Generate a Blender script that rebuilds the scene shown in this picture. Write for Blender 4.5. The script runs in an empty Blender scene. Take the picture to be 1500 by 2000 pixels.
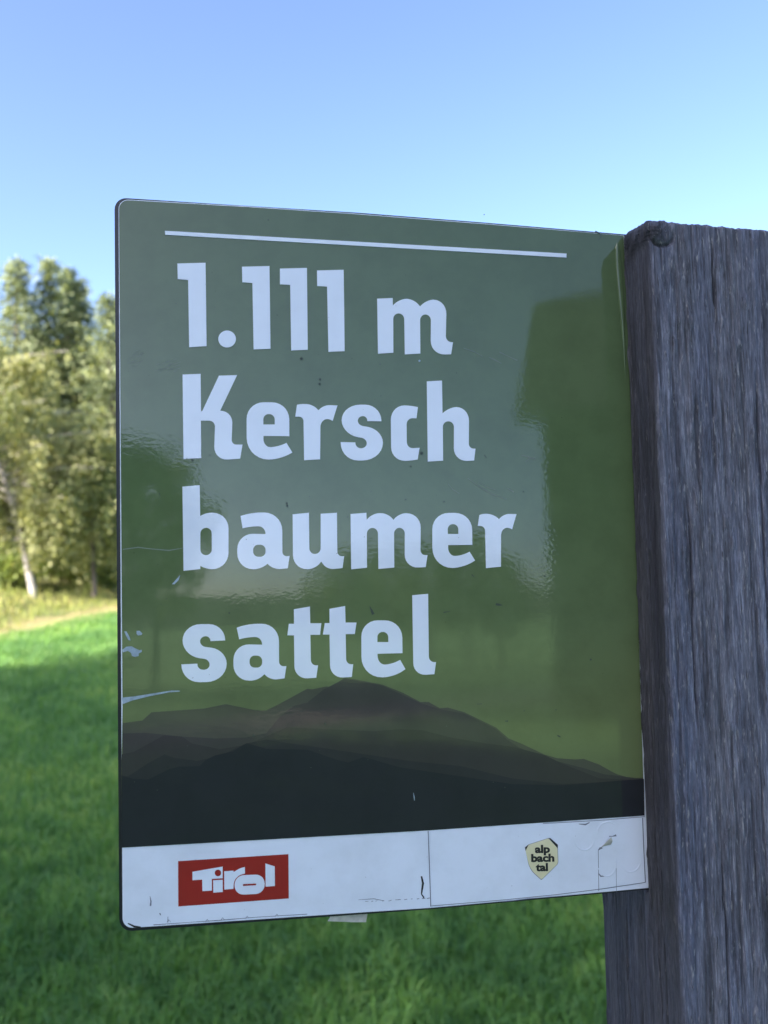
import bpy, bmesh, math, random
import numpy as np
from mathutils import Matrix, Vector
from mathutils.geometry import tessellate_polygon

random.seed(7)
RNG = np.random.default_rng(11)
scene = bpy.context.scene
COL = scene.collection

# ------------------------------------------------------------------ camera
FPX = 1530.0                 # focal length in pixels of the 1500 x 2000 photograph
EYE = 1.75
pitch = math.atan(25 / FPX)
roll = math.radians(0.66)
cf = np.array([0, math.cos(pitch), math.sin(pitch)])
r0 = np.array([1., 0, 0])
u0 = np.cross(r0, cf)
cr = r0 * math.cos(roll) - u0 * math.sin(roll)
cu = np.cross(cr, cf)
C = np.array([0, 0, EYE])

cam = bpy.data.cameras.new('camera')
cam.sensor_fit = 'VERTICAL'
cam.sensor_height = 36.0
cam.sensor_width = 27.0
cam.lens = FPX / 2000 * 36.0
cam.clip_start = 0.02
cam.clip_end = 6000
cam.dof.use_dof = True
cam.dof.focus_distance = 0.505
cam.dof.aperture_fstop = 7.4
cam_o = bpy.data.objects.new('camera', cam)
COL.objects.link(cam_o)
M = Matrix.Identity(4)
for i in range(3):
    M[i][0] = cr[i]; M[i][1] = cu[i]; M[i][2] = -cf[i]; M[i][3] = C[i]
cam_o.matrix_world = M
scene.camera = cam_o

# ------------------------------------------------------------------ sky, sun, exposure
SUN_EL = math.radians(28)
SUN_AZ = math.atan2(-0.7071, -0.7071)          # compass angle of the sun from +Y towards +X: behind left
world = bpy.data.worlds.new('World')
scene.world = world
world.use_nodes = True
wn = world.node_tree.nodes
wl = world.node_tree.links
wn.clear()
sky = wn.new('ShaderNodeTexSky')
sky.sky_type = 'NISHITA'
sky.sun_disc = False
sky.sun_elevation = SUN_EL
sky.sun_rotation = SUN_AZ
sky.altitude = 1100
sky.air_density = 0.5
sky.dust_density = 4.2
sky.ozone_density = 1.8
bg = wn.new('ShaderNodeBackground')
bg.inputs['Strength'].default_value = 0.15
wo = wn.new('ShaderNodeOutputWorld')
wl.new(sky.outputs[0], bg.inputs[0])
wl.new(bg.outputs[0], wo.inputs[0])

sun = bpy.data.lights.new('sun', 'SUN')
sun.energy = 3.8
sun.angle = math.radians(0.53)
sun.color = (1.0, 0.93, 0.82)
sun_o = bpy.data.objects.new('sun', sun)
COL.objects.link(sun_o)
sdir = Vector((math.sin(SUN_AZ) * math.cos(SUN_EL), math.cos(SUN_AZ) * math.cos(SUN_EL), math.sin(SUN_EL)))
sun_o.rotation_euler = sdir.to_track_quat('Z', 'Y').to_euler()
sun_o.location = (-20, -12, 30)

vs = scene.view_settings
vs.view_transform = 'Standard'
vs.look = 'None'
vs.gamma = 1.0
vs.use_curve_mapping = False
vs.exposure = 2.2

# ------------------------------------------------------------------ helpers
def ray(x, y):
    d = cf * FPX + cr * (x - 750) + cu * (1000 - y)
    return d / np.linalg.norm(d)

def link(o, parent=None):
    COL.objects.link(o)
    if parent is not None:
        o.parent = parent
    return o

def tag(o, label, cat=None, group=None, kind=None):
    if label: o['label'] = label
    if cat: o['category'] = cat
    if group: o['group'] = group
    if kind: o['kind'] = kind
    return o

def empty(name, loc=(0, 0, 0)):
    o = bpy.data.objects.new(name, None)
    o.empty_display_size = 0.1
    o.location = loc
    COL.objects.link(o)
    return o

def mesh_np(name, verts, faces, mat, smooth=False, attrs=None):
    """verts (n,3); faces (m,k) arrays or list of such arrays"""
    if not isinstance(faces, list): faces = [faces]
    me = bpy.data.meshes.new(name)
    verts = np.asarray(verts, dtype=np.float32)
    me.vertices.add(len(verts)); me.vertices.foreach_set('co', verts.ravel())
    loops = np.concatenate([np.asarray(f, dtype=np.int32).ravel() for f in faces])
    sizes = np.concatenate([np.full(len(f), np.asarray(f).shape[1], dtype=np.int32) for f in faces])
    starts = np.concatenate([[0], np.cumsum(sizes)[:-1]]).astype(np.int32)
    me.loops.add(len(loops)); me.loops.foreach_set('vertex_index', loops)
    me.polygons.add(len(sizes)); me.polygons.foreach_set('loop_start', starts)
    me.polygons.foreach_set('loop_total', sizes)
    if smooth: me.polygons.foreach_set('use_smooth', np.ones(len(sizes), dtype=bool))
    me.update(calc_edges=True)
    for k, a in (attrs or {}).items():
        at = me.attributes.new(k, 'FLOAT', 'POINT')
        at.data.foreach_set('value', np.asarray(a, dtype=np.float32))
    me.materials.append(mat)
    me.validate()
    return me

def vnoise(x, y, seed=0):
    """smooth 2-D value noise in 0..1 (numpy)"""
    def h(i, j):
        n = (i * 374761393 + j * 668265263 + seed * 974634777) & 0x7fffffff
        n = ((n ^ (n >> 13)) * 1274126177) & 0x7fffffff
        return ((n ^ (n >> 16)) & 0xffff) / 65535.0
    xi = np.floor(x).astype(np.int64); yi = np.floor(y).astype(np.int64)
    fx = x - xi; fy = y - yi
    fx = fx * fx * (3 - 2 * fx); fy = fy * fy * (3 - 2 * fy)
    a = h(xi, yi); b = h(xi + 1, yi); c = h(xi, yi + 1); d = h(xi + 1, yi + 1)
    return (a * (1 - fx) + b * fx) * (1 - fy) + (c * (1 - fx) + d * fx) * fy

def fbm(x, y, seed=0, oct=4):
    s = 0; a = 0.5; t = 0
    for k in range(oct):
        s = s + a * vnoise(x * 2 ** k, y * 2 ** k, seed + 17 * k); t += a; a *= 0.5
    return s / t

class NT:
    """small node-tree builder"""
    def __init__(self, name):
        self.m = bpy.data.materials.new(name)
        self.m.use_nodes = True
        self.t = self.m.node_tree
        self.t.nodes.clear()
        self.out = self.t.nodes.new('ShaderNodeOutputMaterial')
    def n(self, typ, **kw):
        nd = self.t.nodes.new(typ)
        for k, v in kw.items():
            if k.startswith('_'): setattr(nd, k[1:], v)
            else: self.set(nd, k.replace('__', ' '), v)
        return nd
    def set(self, nd, sock, v):
        s = nd.inputs[int(sock[1:])] if (sock[0] == 'i' and sock[1:].isdigit()) else nd.inputs[sock]
        if hasattr(v, 'is_output') or isinstance(v, bpy.types.NodeSocket): self.t.links.new(v, s)
        else: s.default_value = v
    def ramp(self, fac, stops, interp='LINEAR'):
        nd = self.t.nodes.new('ShaderNodeValToRGB')
        cr_ = nd.color_ramp; cr_.interpolation = interp
        while len(cr_.elements) < len(stops): cr_.elements.new(0.5)
        for e, (p, c) in zip(cr_.elements, stops):
            e.position = p; e.color = (*c, 1) if len(c) == 3 else c
        self.t.links.new(fac, nd.inputs[0])
        return nd.outputs[0]
    def mix(self, fac, a, b, mode='MIX'):
        nd = self.t.nodes.new('ShaderNodeMix'); nd.data_type = 'RGBA'; nd.blend_type = mode
        for s, v in ((nd.inputs[0], fac), (nd.inputs[6], a), (nd.inputs[7], b)):
            if isinstance(v, bpy.types.NodeSocket): self.t.links.new(v, s)
            else: s.default_value = (*v, 1) if isinstance(v, tuple) and len(v) == 3 else v
        return nd.outputs[2]
    def math(self, op, a, b=0.0, clamp=False):
        nd = self.t.nodes.new('ShaderNodeMath'); nd.operation = op; nd.use_clamp = clamp
        for s, v in ((nd.inputs[0], a), (nd.inputs[1], b)):
            if isinstance(v, bpy.types.NodeSocket): self.t.links.new(v, s)
            else: s.default_value = v
        return nd.outputs[0]
    def noise(self, vec, scale, detail=2, rough=0.5):
        nd = self.n('ShaderNodeTexNoise')
        nd.inputs['Scale'].default_value = scale; nd.inputs['Detail'].default_value = detail
        nd.inputs['Roughness'].default_value = rough
        if vec is not None: self.t.links.new(vec, nd.inputs['Vector'])
        return nd.outputs[0]
    def mapping(self, vec, scale=(1, 1, 1), loc=(0, 0, 0)):
        nd = self.n('ShaderNodeMapping')
        nd.inputs['Scale'].default_value = scale; nd.inputs['Location'].default_value = loc
        self.t.links.new(vec, nd.inputs[0])
        return nd.outputs[0]
    def bump(self, h, strength, dist, normal=None):
        nd = self.n('ShaderNodeBump')
        nd.inputs['Strength'].default_value = strength; nd.inputs['Distance'].default_value = dist
        self.t.links.new(h, nd.inputs['Height'])
        if normal is not None: self.t.links.new(normal, nd.inputs['Normal'])
        return nd.outputs[0]
    def principled(self, **kw):
        p = self.n('ShaderNodeBsdfPrincipled')
        for k, v in kw.items():
            self.set(p, k.replace('_', ' '), (*v, 1) if isinstance(v, tuple) and len(v) == 3 else v)
        self.t.links.new(p.outputs[0], self.out.inputs[0])
        return p

# ------------------------------------------------------------------ materials: sign
def film_mat(name, base=None, grad=None, rough=0.004, ior=1.50, dirt=0.05, peel=1.0):
    """glossy printed vinyl; grad = stops along the plate's local y (metres)"""
    b = NT(name)
    tc = b.n('ShaderNodeTexCoord').outputs['Object']
    if grad:
        sx = b.n('ShaderNodeSeparateXYZ'); b.t.links.new(tc, sx.inputs[0])
        y = b.math('ADD', sx.outputs[1], b.math('MULTIPLY', b.noise(tc, 6, 2), 0.02))
        f = b.math('DIVIDE', b.math('SUBTRACT', y, -0.25), 0.45, True)
        col = b.ramp(f, grad)
    else:
        rgb = b.n('ShaderNodeRGB'); rgb.outputs[0].default_value = (*base, 1); col = rgb.outputs[0]
    # faint grime
    g = b.ramp(b.noise(tc, 28, 5, 0.65), [(0.42, (1, 1, 1)), (0.8, (1 - dirt * 4, 1 - dirt * 4, 1 - dirt * 4.4))])
    col = b.mix(1.0, col, g, 'MULTIPLY')
    # tiny specks
    sp = b.ramp(b.noise(tc, 420, 1, 0.3), [(0.80, (1, 1, 1)), (0.84, (0.72, 0.72, 0.72))])
    col = b.mix(1.0, col, sp, 'MULTIPLY')
    # dents of the plate, then orange peel of the film, stronger in patches
    h1 = b.noise(tc, 9, 2, 0.5)
    n1 = b.bump(h1, 0.05, 0.0011)
    pt = b.ramp(b.noise(tc, 11, 2, 0.5), [(0.40, (0.25, 0.25, 0.25)), (0.62, (1, 1, 1))])
    st = b.mapping(tc, (1, 1.5, 1))
    h2 = b.math('MULTIPLY', b.noise(st, 300, 2, 0.55), pt)
    n2_ = b.bump(h2, 0.030 * peel, 0.0011, n1)
    r = b.ramp(b.noise(tc, 40, 3, 0.6), [(0.4, (rough,) * 3), (0.75, (rough + 0.03,) * 3)])
    b.principled(Base_Color=col, Roughness=r, IOR=ior, Normal=n2_)
    return b.m

def plain_mat(name, base, rough=0.5, metallic=0.0, var=0.15, scale=60, bump=0.0):
    b = NT(name)
    tc = b.n('ShaderNodeTexCoord').outputs['Object']
    k = b.ramp(b.noise(tc, scale, 4, 0.6), [(0.3, (1 - var,) * 3), (0.7, (1 + var * 0.3,) * 3)])
    col = b.mix(1.0, base, k, 'MULTIPLY')
    kw = dict(Base_Color=col, Roughness=rough, Metallic=metallic)
    if bump: kw['Normal'] = b.bump(b.noise(tc, scale * 2, 4, 0.6), bump, 0.001)
    b.principled(**kw)
    return b.m

M_GREEN = film_mat('green_print', grad=[(0.0, (0.150, 0.185, 0.080)), (0.30, (0.142, 0.182, 0.078)), (0.42, (0.124, 0.172, 0.078)),
                                        (0.62, (0.106, 0.160, 0.070)), (1.0, (0.100, 0.146, 0.070))])
M_RIDGE = [film_mat('ridge_print_%d' % i, base=c) for i, c in enumerate(
    [(0.082, 0.086, 0.062), (0.062, 0.061, 0.053), (0.049, 0.048, 0.044), (0.036, 0.037, 0.038), (0.026, 0.028, 0.032)])]
M_LETTER = film_mat('white_letter_film', base=(0.80, 0.85, 0.95), dirt=0.015)
M_WHITE = film_mat('white_film', base=(0.79, 0.84, 0.94), dirt=0.03, rough=0.12, ior=1.5)
M_RED = film_mat('red_film', base=(0.33, 0.026, 0.022), dirt=0.03, rough=0.12, ior=1.5)
M_CREAM = film_mat('cream_film', base=(0.78, 0.72, 0.46), dirt=0.03, rough=0.3, ior=1.45)
M_INK = plain_mat('dark_ink', (0.012, 0.012, 0.016), 0.4)
M_LINE = plain_mat('grime_line', (0.16, 0.175, 0.23), 0.6)
M_PANEL = plain_mat('dark_panel', (0.012, 0.013, 0.018), 0.35, 0.0, 0.3, 90)
M_PEEL = plain_mat('bare_film_backing', (0.36, 0.46, 0.54), 0.45, 0, 0.35, 260)
M_TAPE = plain_mat('torn_paper_tape', (0.62, 0.60, 0.54), 0.8, 0, 0.3, 160, 0.3)
M_SCRATCH = plain_mat('scratch_dark', (0.035, 0.055, 0.035), 0.5)
M_SCUFF = plain_mat('scuff_grey', (0.17, 0.21, 0.17), 0.5)

# ------------------------------------------------------------------ materials: wood
def wood_mat():
    b = NT('weathered_wood')
    tc = b.n('ShaderNodeTexCoord').outputs['Object']
    a1 = b.n('ShaderNodeAttribute', _attribute_name='groove').outputs['Fac']
    a2 = b.n('ShaderNodeAttribute', _attribute_name='stain_side').outputs['Fac']
    a3 = b.n('ShaderNodeAttribute', _attribute_name='knot').outputs['Fac']
    a4 = b.n('ShaderNodeAttribute', _attribute_name='streak').outputs['Fac']
    fine = b.noise(b.mapping(tc, (900, 900, 70)), 1.0, 5, 0.74)
    mid = b.noise(b.mapping(tc, (360, 360, 26)), 1.0, 4, 0.66)
    broad = b.noise(b.mapping(tc, (60, 60, 4)), 1.0, 3, 0.5)
    v = b.math('ADD', b.math('MULTIPLY', fine, 0.62), b.math('ADD', b.math('MULTIPLY', mid, 0.30), b.math('MULTIPLY', a4, 0.16)))
    col = b.ramp(v, [(0.38, (0.045, 0.044, 0.052)), (0.49, (0.112, 0.114, 0.142)), (0.57, (0.162, 0.165, 0.205)), (0.70, (0.34, 0.345, 0.41))])
    tint = b.ramp(broad, [(0.35, (0.86, 0.90, 1.02)), (0.65, (1.06, 1.02, 1.0))])
    col = b.mix(1.0, col, tint, 'MULTIPLY')
    col = b.mix(b.math('MULTIPLY', a3, 0.85, True), col, (0.040, 0.037, 0.042))
    col = b.mix(b.math('MULTIPLY', a1, 0.9, True), col, (0.018, 0.016, 0.017))
    flk = b.noise(b.mapping(tc, (520, 520, 75)), 1.0, 3, 0.7)
    col = b.mix(b.ramp(flk, [(0.60, (0, 0, 0)), (0.70, (0.75, 0.75, 0.75))]), col, (0.40, 0.38, 0.385))
    nick = b.noise(b.mapping(tc, (600, 600, 60), (3, 1, 7)), 1.0, 2, 0.6)
    col = b.mix(b.ramp(nick, [(0.66, (0, 0, 0)), (0.74, (0.8, 0.8, 0.8))]), col, (0.03, 0.028, 0.03))
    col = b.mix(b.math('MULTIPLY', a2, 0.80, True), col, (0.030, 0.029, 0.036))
    n1 = b.bump(mid, 0.55, 0.0016)
    n2 = b.bump(fine, 0.9, 0.0010, n1)
    n3 = b.bump(flk, 0.8, 0.0011, n2)
    b.principled(Base_Color=col, Roughness=0.86, Normal=n3, IOR=1.4)
    return b.m
M_WOOD = wood_mat()

# ------------------------------------------------------------------ materials: nature
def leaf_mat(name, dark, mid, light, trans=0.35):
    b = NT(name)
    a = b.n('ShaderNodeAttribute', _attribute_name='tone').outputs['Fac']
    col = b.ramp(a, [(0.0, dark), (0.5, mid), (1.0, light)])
    p = b.n('ShaderNodeBsdfPrincipled'); b.t.links.new(col, p.inputs['Base Color'])
    p.inputs['Roughness'].default_value = 0.6
    t = b.n('ShaderNodeBsdfTranslucent')
    tcx = b.mix(1.0, col, (1.25, 1.15, 0.55), 'MULTIPLY'); b.t.links.new(tcx, t.inputs[0])
    mx = b.n('ShaderNodeMixShader'); mx.inputs[0].default_value = trans
    b.t.links.new(p.outputs[0], mx.inputs[1]); b.t.links.new(t.outputs[0], mx.inputs[2])
    b.t.links.new(mx.outputs[0], b.out.inputs[0])
    return b.m
M_BIRCH = leaf_mat('birch_leaf', (0.10, 0.125, 0.04), (0.27, 0.29, 0.12), (0.50, 0.50, 0.24))
M_LARCH = leaf_mat('larch_needle', (0.07, 0.10, 0.05), (0.20, 0.245, 0.125), (0.38, 0.43, 0.22))
M_SPRUCE = leaf_mat('spruce_needle', (0.010, 0.016, 0.011), (0.024, 0.034, 0.019), (0.05, 0.064, 0.03), 0.1)
M_BROAD = leaf_mat('broad_leaf', (0.06, 0.10, 0.03), (0.18, 0.25, 0.055), (0.34, 0.40, 0.10))
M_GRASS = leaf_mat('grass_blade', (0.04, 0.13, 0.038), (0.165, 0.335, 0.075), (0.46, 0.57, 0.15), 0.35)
M_ROUGH = leaf_mat('rough_grass', (0.14, 0.21, 0.05), (0.33, 0.36, 0.09), (0.56, 0.46, 0.18), 0.3)

def bark_mat(name, dark, light, vs_=(6, 6, 1.2)):
    b = NT(name)
    tc = b.n('ShaderNodeTexCoord').outputs['Object']
    n = b.noise(b.mapping(tc, vs_), 2.0, 5, 0.65)
    col = b.ramp(n, [(0.36, dark), (0.50, light)])
    b.principled(Base_Color=col, Roughness=0.85, Normal=b.bump(n, 0.6, 0.02))
    return b.m
M_BIRCHBARK = bark_mat('birch_bark', (0.12, 0.10, 0.09), (0.50, 0.46, 0.42), (3, 3, 7))
M_BARK = bark_mat('conifer_bark', (0.05, 0.04, 0.035), (0.17, 0.14, 0.12))

def ground_mat():
    b = NT('meadow_ground')
    geo = b.n('ShaderNodeNewGeometry').outputs['Position']
    bk = b.n('ShaderNodeAttribute', _attribute_name='bank').outputs['Fac']
    ed = b.n('ShaderNodeAttribute', _attribute_name='edge').outputs['Fac']
    pa = b.n('ShaderNodeAttribute', _attribute_name='track').outputs['Fac']
    n1 = b.noise(geo, 1.3, 5, 0.6); n2 = b.noise(geo, 22, 4, 0.7)
    v = b.math('ADD', b.math('MULTIPLY', n1, 0.55), b.math('MULTIPLY', n2, 0.45))
    mead = b.ramp(v, [(0.32, (0.04, 0.12, 0.036)), (0.5, (0.12, 0.25, 0.06)), (0.7, (0.25, 0.38, 0.10))])
    rough = b.ramp(v, [(0.3, (0.05, 0.065, 0.02)), (0.5, (0.15, 0.15, 0.05)), (0.7, (0.28, 0.23, 0.10))])
    dry = b.ramp(v, [(0.3, (0.36, 0.28, 0.11)), (0.7, (0.58, 0.46, 0.20))])
    litter = b.ramp(v, [(0.3, (0.018, 0.016, 0.012)), (0.7, (0.05, 0.042, 0.03))])
    dp = b.n('ShaderNodeAttribute', _attribute_name='wood_floor').outputs['Fac']
    grav = b.ramp(v, [(0.3, (0.20, 0.16, 0.12)), (0.7, (0.40, 0.34, 0.27))])
    c = b.mix(bk, mead, rough); c = b.mix(dp, c, litter); c = b.mix(ed, c, dry); c = b.mix(pa, c, grav)
    b.principled(Base_Color=c, Roughness=0.95, Normal=b.bump(n2, 0.8, 0.05))
    return b.m
M_GROUND = ground_mat()

# ================================================================== GROUND
EDGE = np.array([(-60, -30), (-22, -6), (-9.5, 6), (-6.35, 12.9), (-5.7, 16.9), (-3.6, 20.8), (1.5, 23.5), (9, 25), (24, 23), (60, 10)], float)

def edge_sd(x, y):
    """signed distance to the meadow's edge line; > 0 on the wooded bank"""
    x = np.asarray(x, float); y = np.asarray(y, float)
    best = np.full(x.shape, 1e9); sg = np.ones(x.shape)
    for (ax, ay), (bx, by) in zip(EDGE[:-1], EDGE[1:]):
        dx, dy = bx - ax, by - ay
        t = np.clip(((x - ax) * dx + (y - ay) * dy) / (dx * dx + dy * dy), 0, 1)
        d = np.hypot(x - ax - t * dx, y - ay - t * dy)
        cr_ = dx * (y - ay) - dy * (x - ax)
        m = d < best
        best = np.where(m, d, best); sg = np.where(m, np.sign(cr_), sg)
    return best * sg

def ground_z(x, y):
    x = np.asarray(x, float); y = np.asarray(y, float)
    sd = edge_sd(x, y)
    z = 0.13 * np.clip(sd, 0, 14) + 0.05 * np.clip(sd - 14, 0, 60)
    z = z - 0.05 * np.clip(-y - 14, 0, 400)                      # the saddle falls away behind
    z = z + 0.05 * (fbm(x * 0.5 + 40, y * 0.5 + 40, 3, 3) - 0.5) * np.clip(np.hypot(x, y) / 3, 0, 1)
    z = z + 0.25 * (fbm(x * 0.7 + 90, y * 0.7 + 70, 5, 3) - 0.5) * np.clip(sd / 2, 0, 1)
    return z

def hit(px, py):
    """where a pixel's ray meets the ground"""
    d = ray(px, py); t = 0.5
    for _ in range(6000):
        p = C + d * t
        g = float(ground_z(p[0], p[1]))
        if p[2] <= g: return np.array([p[0], p[1], g])
        t += max(0.01, (p[2] - g) * 0.3)
        if t > 400: break
    return C + d * 60

def axis(n, lo, hi, k):
    t = np.linspace(-1, 1, n); s = np.sinh(k * t) / np.sinh(k)
    return np.where(s < 0, -s * lo, s * hi)
gx = axis(300, -1500, 1500, 6.2); gy = axis(320, -1500, 1500, 6.2)
GX, GY = np.meshgrid(gx, gy)
GZ = ground_z(GX, GY)
sdg = edge_sd(GX, GY)
V = np.stack([GX, GY, GZ], -1).reshape(-1, 3)
nx, ny = len(gx), len(gy)
ii, jj = np.meshgrid(np.arange(nx - 1), np.arange(ny - 1))
a = (jj * nx + ii).ravel()
Fq = np.stack([a, a + 1, a + nx + 1, a + nx], -1)
bank = np.clip(sdg / 1.2 + 0.1, 0, 1).ravel()
edge = np.clip(1.3 - np.abs(sdg - 0.15 + 1.1 * (fbm(GX * 1.3 + 20, GY * 1.3 + 30, 77, 3) - .5)) / 0.5, 0, 1).ravel() * 0.85
trk = np.clip(1.4 - np.abs(GY + 0.12 * GX + 10.6 + 0.8 * np.sin(GX * 0.25)) / 0.9, 0, 1).ravel() * (GY.ravel() < 0)
gme = mesh_np('meadow', V, Fq, M_GROUND, True, {'bank': bank, 'edge': edge, 'track': trk, 'wood_floor': np.clip((sdg - 3.2) / 1.2, 0, 1).ravel()})
gob = link(bpy.data.objects.new('meadow', gme)); tag(gob, 'green alpine meadow sloping up to the wood edge', None, None, 'structure')

# far hills beyond the trees
def hill_ring():
    n = 240; rows = 10
    vs_, fs_ = [], []
    for k in range(rows):
        f = k / (rows - 1)
        R = 900 + 500 * f
        for i in range(n):
            a_ = 2 * math.pi * i / n
            hgt = 25 + 75 * float(fbm(np.array(i / n * 18.0), np.array(2.0 + 0.2 * k), 9, 4)) * (1 if -0.2 < math.cos(a_) or True else 1)
            back = 0.5 if math.sin(a_) < 0 else 1.0
            vs_.append((R * math.cos(a_), R * math.sin(a_), -60 + (60 + hgt * back) * math.sin(f * math.pi * 0.5)))
    for k in range(rows - 1):
        for i in range(n):
            j = (i + 1) % n
            fs_.append((k * n + i, k * n + j, (k + 1) * n + j, (k + 1) * n + i))
    m = plain_mat('far_forest_hill', (0.045, 0.065, 0.045), 0.95, 0, 0.5, 0.02)
    return mesh_np('hills', np.array(vs_), np.array(fs_), m, True)
hl = link(bpy.data.objects.new('hills', hill_ring())); tag(hl, 'low forested hills along the far horizon', None, None, 'structure')

# ================================================================== SIGN PLATE FRAME
yaw = math.atan(FPX / 10150.0)
tilt = math.radians(4.0)
hv = cr * math.cos(yaw) + cf * math.sin(yaw) - cu * (25 / FPX) * math.sin(yaw)
hv /= np.linalg.norm(hv)
pn = np.cross(cu, hv)
pn /= np.linalg.norm(pn)
if pn @ cf > 0: pn = -pn
pv = np.cross(pn, hv); pv = pv if pv[2] > 0 else -pv
pn, pv = pn * math.cos(tilt) + pv * math.sin(tilt), pv * math.cos(tilt) - pn * math.sin(tilt)
P0 = C + cf * 0.5
PM = Matrix.Identity(4)
for i in range(3):
    PM[i][0] = hv[i]; PM[i][1] = pv[i]; PM[i][2] = pn[i]; PM[i][3] = P0[i]

def uv(x, y):
    """photo pixel -> plate coordinates (metres)"""
    d = ray(x, y); t = ((P0 - C) @ pn) / (d @ pn); q = C + d * t - P0
    return float(q @ hv), float(q @ pv)

def fillet(pts, seg=7):
    """polygon [(x,y,r)] -> points with rounded corners (r = distance cut back along the edges)"""
    out = []; n = len(pts)
    for i in range(n):
        x, y = pts[i][0], pts[i][1]; r = pts[i][2] if len(pts[i]) > 2 else 0
        if r <= 0: out.append((x, y)); continue
        px, py = pts[i - 1][0], pts[i - 1][1]; qx, qy = pts[(i + 1) % n][0], pts[(i + 1) % n][1]
        d1 = math.hypot(px - x, py - y); d2 = math.hypot(qx - x, qy - y)
        rp = pts[i - 1][2] if len(pts[i - 1]) > 2 else 0
        rq = pts[(i + 1) % n][2] if len(pts[(i + 1) % n]) > 2 else 0
        r1 = min(r, d1 * r / (r + rp) * 0.999); r2 = min(r, d2 * r / (r + rq) * 0.999)
        ax, ay = x + (px - x) / d1 * r1, y + (py - y) / d1 * r1
        bx, by = x + (qx - x) / d2 * r2, y + (qy - y) / d2 * r2
        k = 0.56
        c1 = (ax + (x - ax) * k, ay + (y - ay) * k); c2 = (bx + (x - bx) * k, by + (y - by) * k)
        for s in range(seg + 1):
            t = s / seg; m = 1 - t
            out.append((m**3 * ax + 3 * m * m * t * c1[0] + 3 * m * t * t * c2[0] + t**3 * bx,
                        m**3 * ay + 3 * m * m * t * c1[1] + 3 * m * t * t * c2[1] + t**3 * by))
    return out

def prism(name, loops, z0, z1, mat, parent, label=None):
    """flat piece with holes between plate heights z0 and z1 (metres above the plate)"""
    tris = tessellate_polygon([[Vector((x, y, 0)) for x, y in lp] for lp in loops])
    flat = [p for lp in loops for p in lp]; n = len(flat)
    verts = [(x, y, z1) for x, y in flat] + [(x, y, z0) for x, y in flat]
    faces = []
    for t in tris:
        (ax, ay), (bx, by), (cx, cy) = flat[t[0]], flat[t[1]], flat[t[2]]
        ar = (bx - ax) * (cy - ay) - (by - ay) * (cx - ax)
        t = tuple(t) if ar > 0 else (t[0], t[2], t[1])
        faces.append(t); faces.append((t[2] + n, t[1] + n, t[0] + n))
    o = 0
    for li, lp in enumerate(loops):
        m = len(lp)
        ar = sum(lp[i][0] * lp[(i + 1) % m][1] - lp[(i + 1) % m][0] * lp[i][1] for i in range(m))
        ccw = (ar > 0) == (li == 0)
        for i in range(m):
            j = (i + 1) % m
            q = (o + i, o + i + n, o + j + n, o + j)
            faces.append(q if ccw else q[::-1])
        o += m
    me = bpy.data.meshes.new(name); me.from_pydata(verts, [], faces); me.update()
    me.materials.append(mat)
    ob = bpy.data.objects.new(name, me)
    COL.objects.link(ob); ob.parent = parent
    if label: ob['label'] = label
    return ob

def zoomed(x0, y0, s, loop):
    """outline traced in an enlarged crop -> filleted plate coordinates"""
    px = [(x0 + p[0] / s, y0 + p[1] / s, (p[2] / s if len(p) > 2 else 0)) for p in loop]
    return [uv(*p) for p in fillet(px)]

sign = empty('mountain_pass_sign')
sign.matrix_world = PM
tag(sign, 'green metal sign plate with white lettering and mountain silhouette fixed into the wooden post', 'sign')
MM = 0.001
prism('panel', [[uv(*p) for p in fillet([(223.5, 385.5, 24), (480, 402), (700, 415.5), (950, 435), (1217, 457.5), (1262, 460), (1312, 1733), (1266, 1737), (840, 1776), (233, 1820, 26)])]],
      -2.6 * MM, 0, M_PANEL, sign, 'dark edged metal plate')
prism('white_sheet', [[uv(*p) for p in fillet([(231.5, 389, 20), (480, 403), (700, 417.8), (950, 437), (1219, 460), (1243, 1000), (1266.5, 1734), (840, 1773), (239.5, 1813, 20)])]],
      0.02 * MM, 0.18 * MM, M_WHITE, sign)
prism('green_sheet', [[uv(*p) for p in fillet([(232.6, 390.5, 19), (480, 404.6), (700, 419.2), (950, 438.5), (1217.5, 460.5), (1226, 640), (1239, 960), (1252, 1400), (1258.5, 1592.5),
                                               (836, 1621.5), (238.6, 1655.2), (237.5, 1500), (239.5, 1380)])]],
      0.20 * MM, 0.32 * MM, M_GREEN, sign)

# printed mountain silhouettes, far to near
R1 = [(240, 1412), (278, 1407), (296, 1391), (400, 1383.5), (441, 1375), (500, 1387), (520, 1387.5), (545, 1375), (600, 1345), (611, 1346),
      (637, 1340.5), (645, 1342), (673, 1323.5), (700, 1328), (747, 1337), (787, 1353), (821, 1371), (837, 1371), (859, 1383), (875, 1382),
      (907, 1391), (969, 1421), (993, 1442), (1020, 1453), (1062, 1473), (1087, 1480.5), (1122, 1483), (1140, 1482), (1170, 1493), (1195, 1507),
      (1205, 1512), (1233, 1520), (1256, 1518.5)]
R2 = [(240, 1432), (285, 1431), (322, 1434.5), (350, 1438), (420, 1442), (480, 1440), (520, 1432), (548, 1398), (575, 1378), (600, 1372), (633, 1346), (673, 1325.5), (747, 1339), (821, 1373), (859, 1385), (907, 1393.5),
      (969, 1424), (990, 1444), (1014, 1460), (1062, 1478), (1090, 1487), (1140, 1500), (1180, 1512), (1256, 1521)]
R3 = [(238, 1473), (262, 1468), (320, 1436), (355, 1438), (375, 1452), (430, 1463), (480, 1455), (515, 1440), (560, 1420), (640, 1424), (730, 1428), (780, 1424), (825, 1426), (880, 1440),
      (950, 1452), (1000, 1458), (1062, 1474), (1100, 1492), (1170, 1520), (1256, 1523)]
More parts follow.
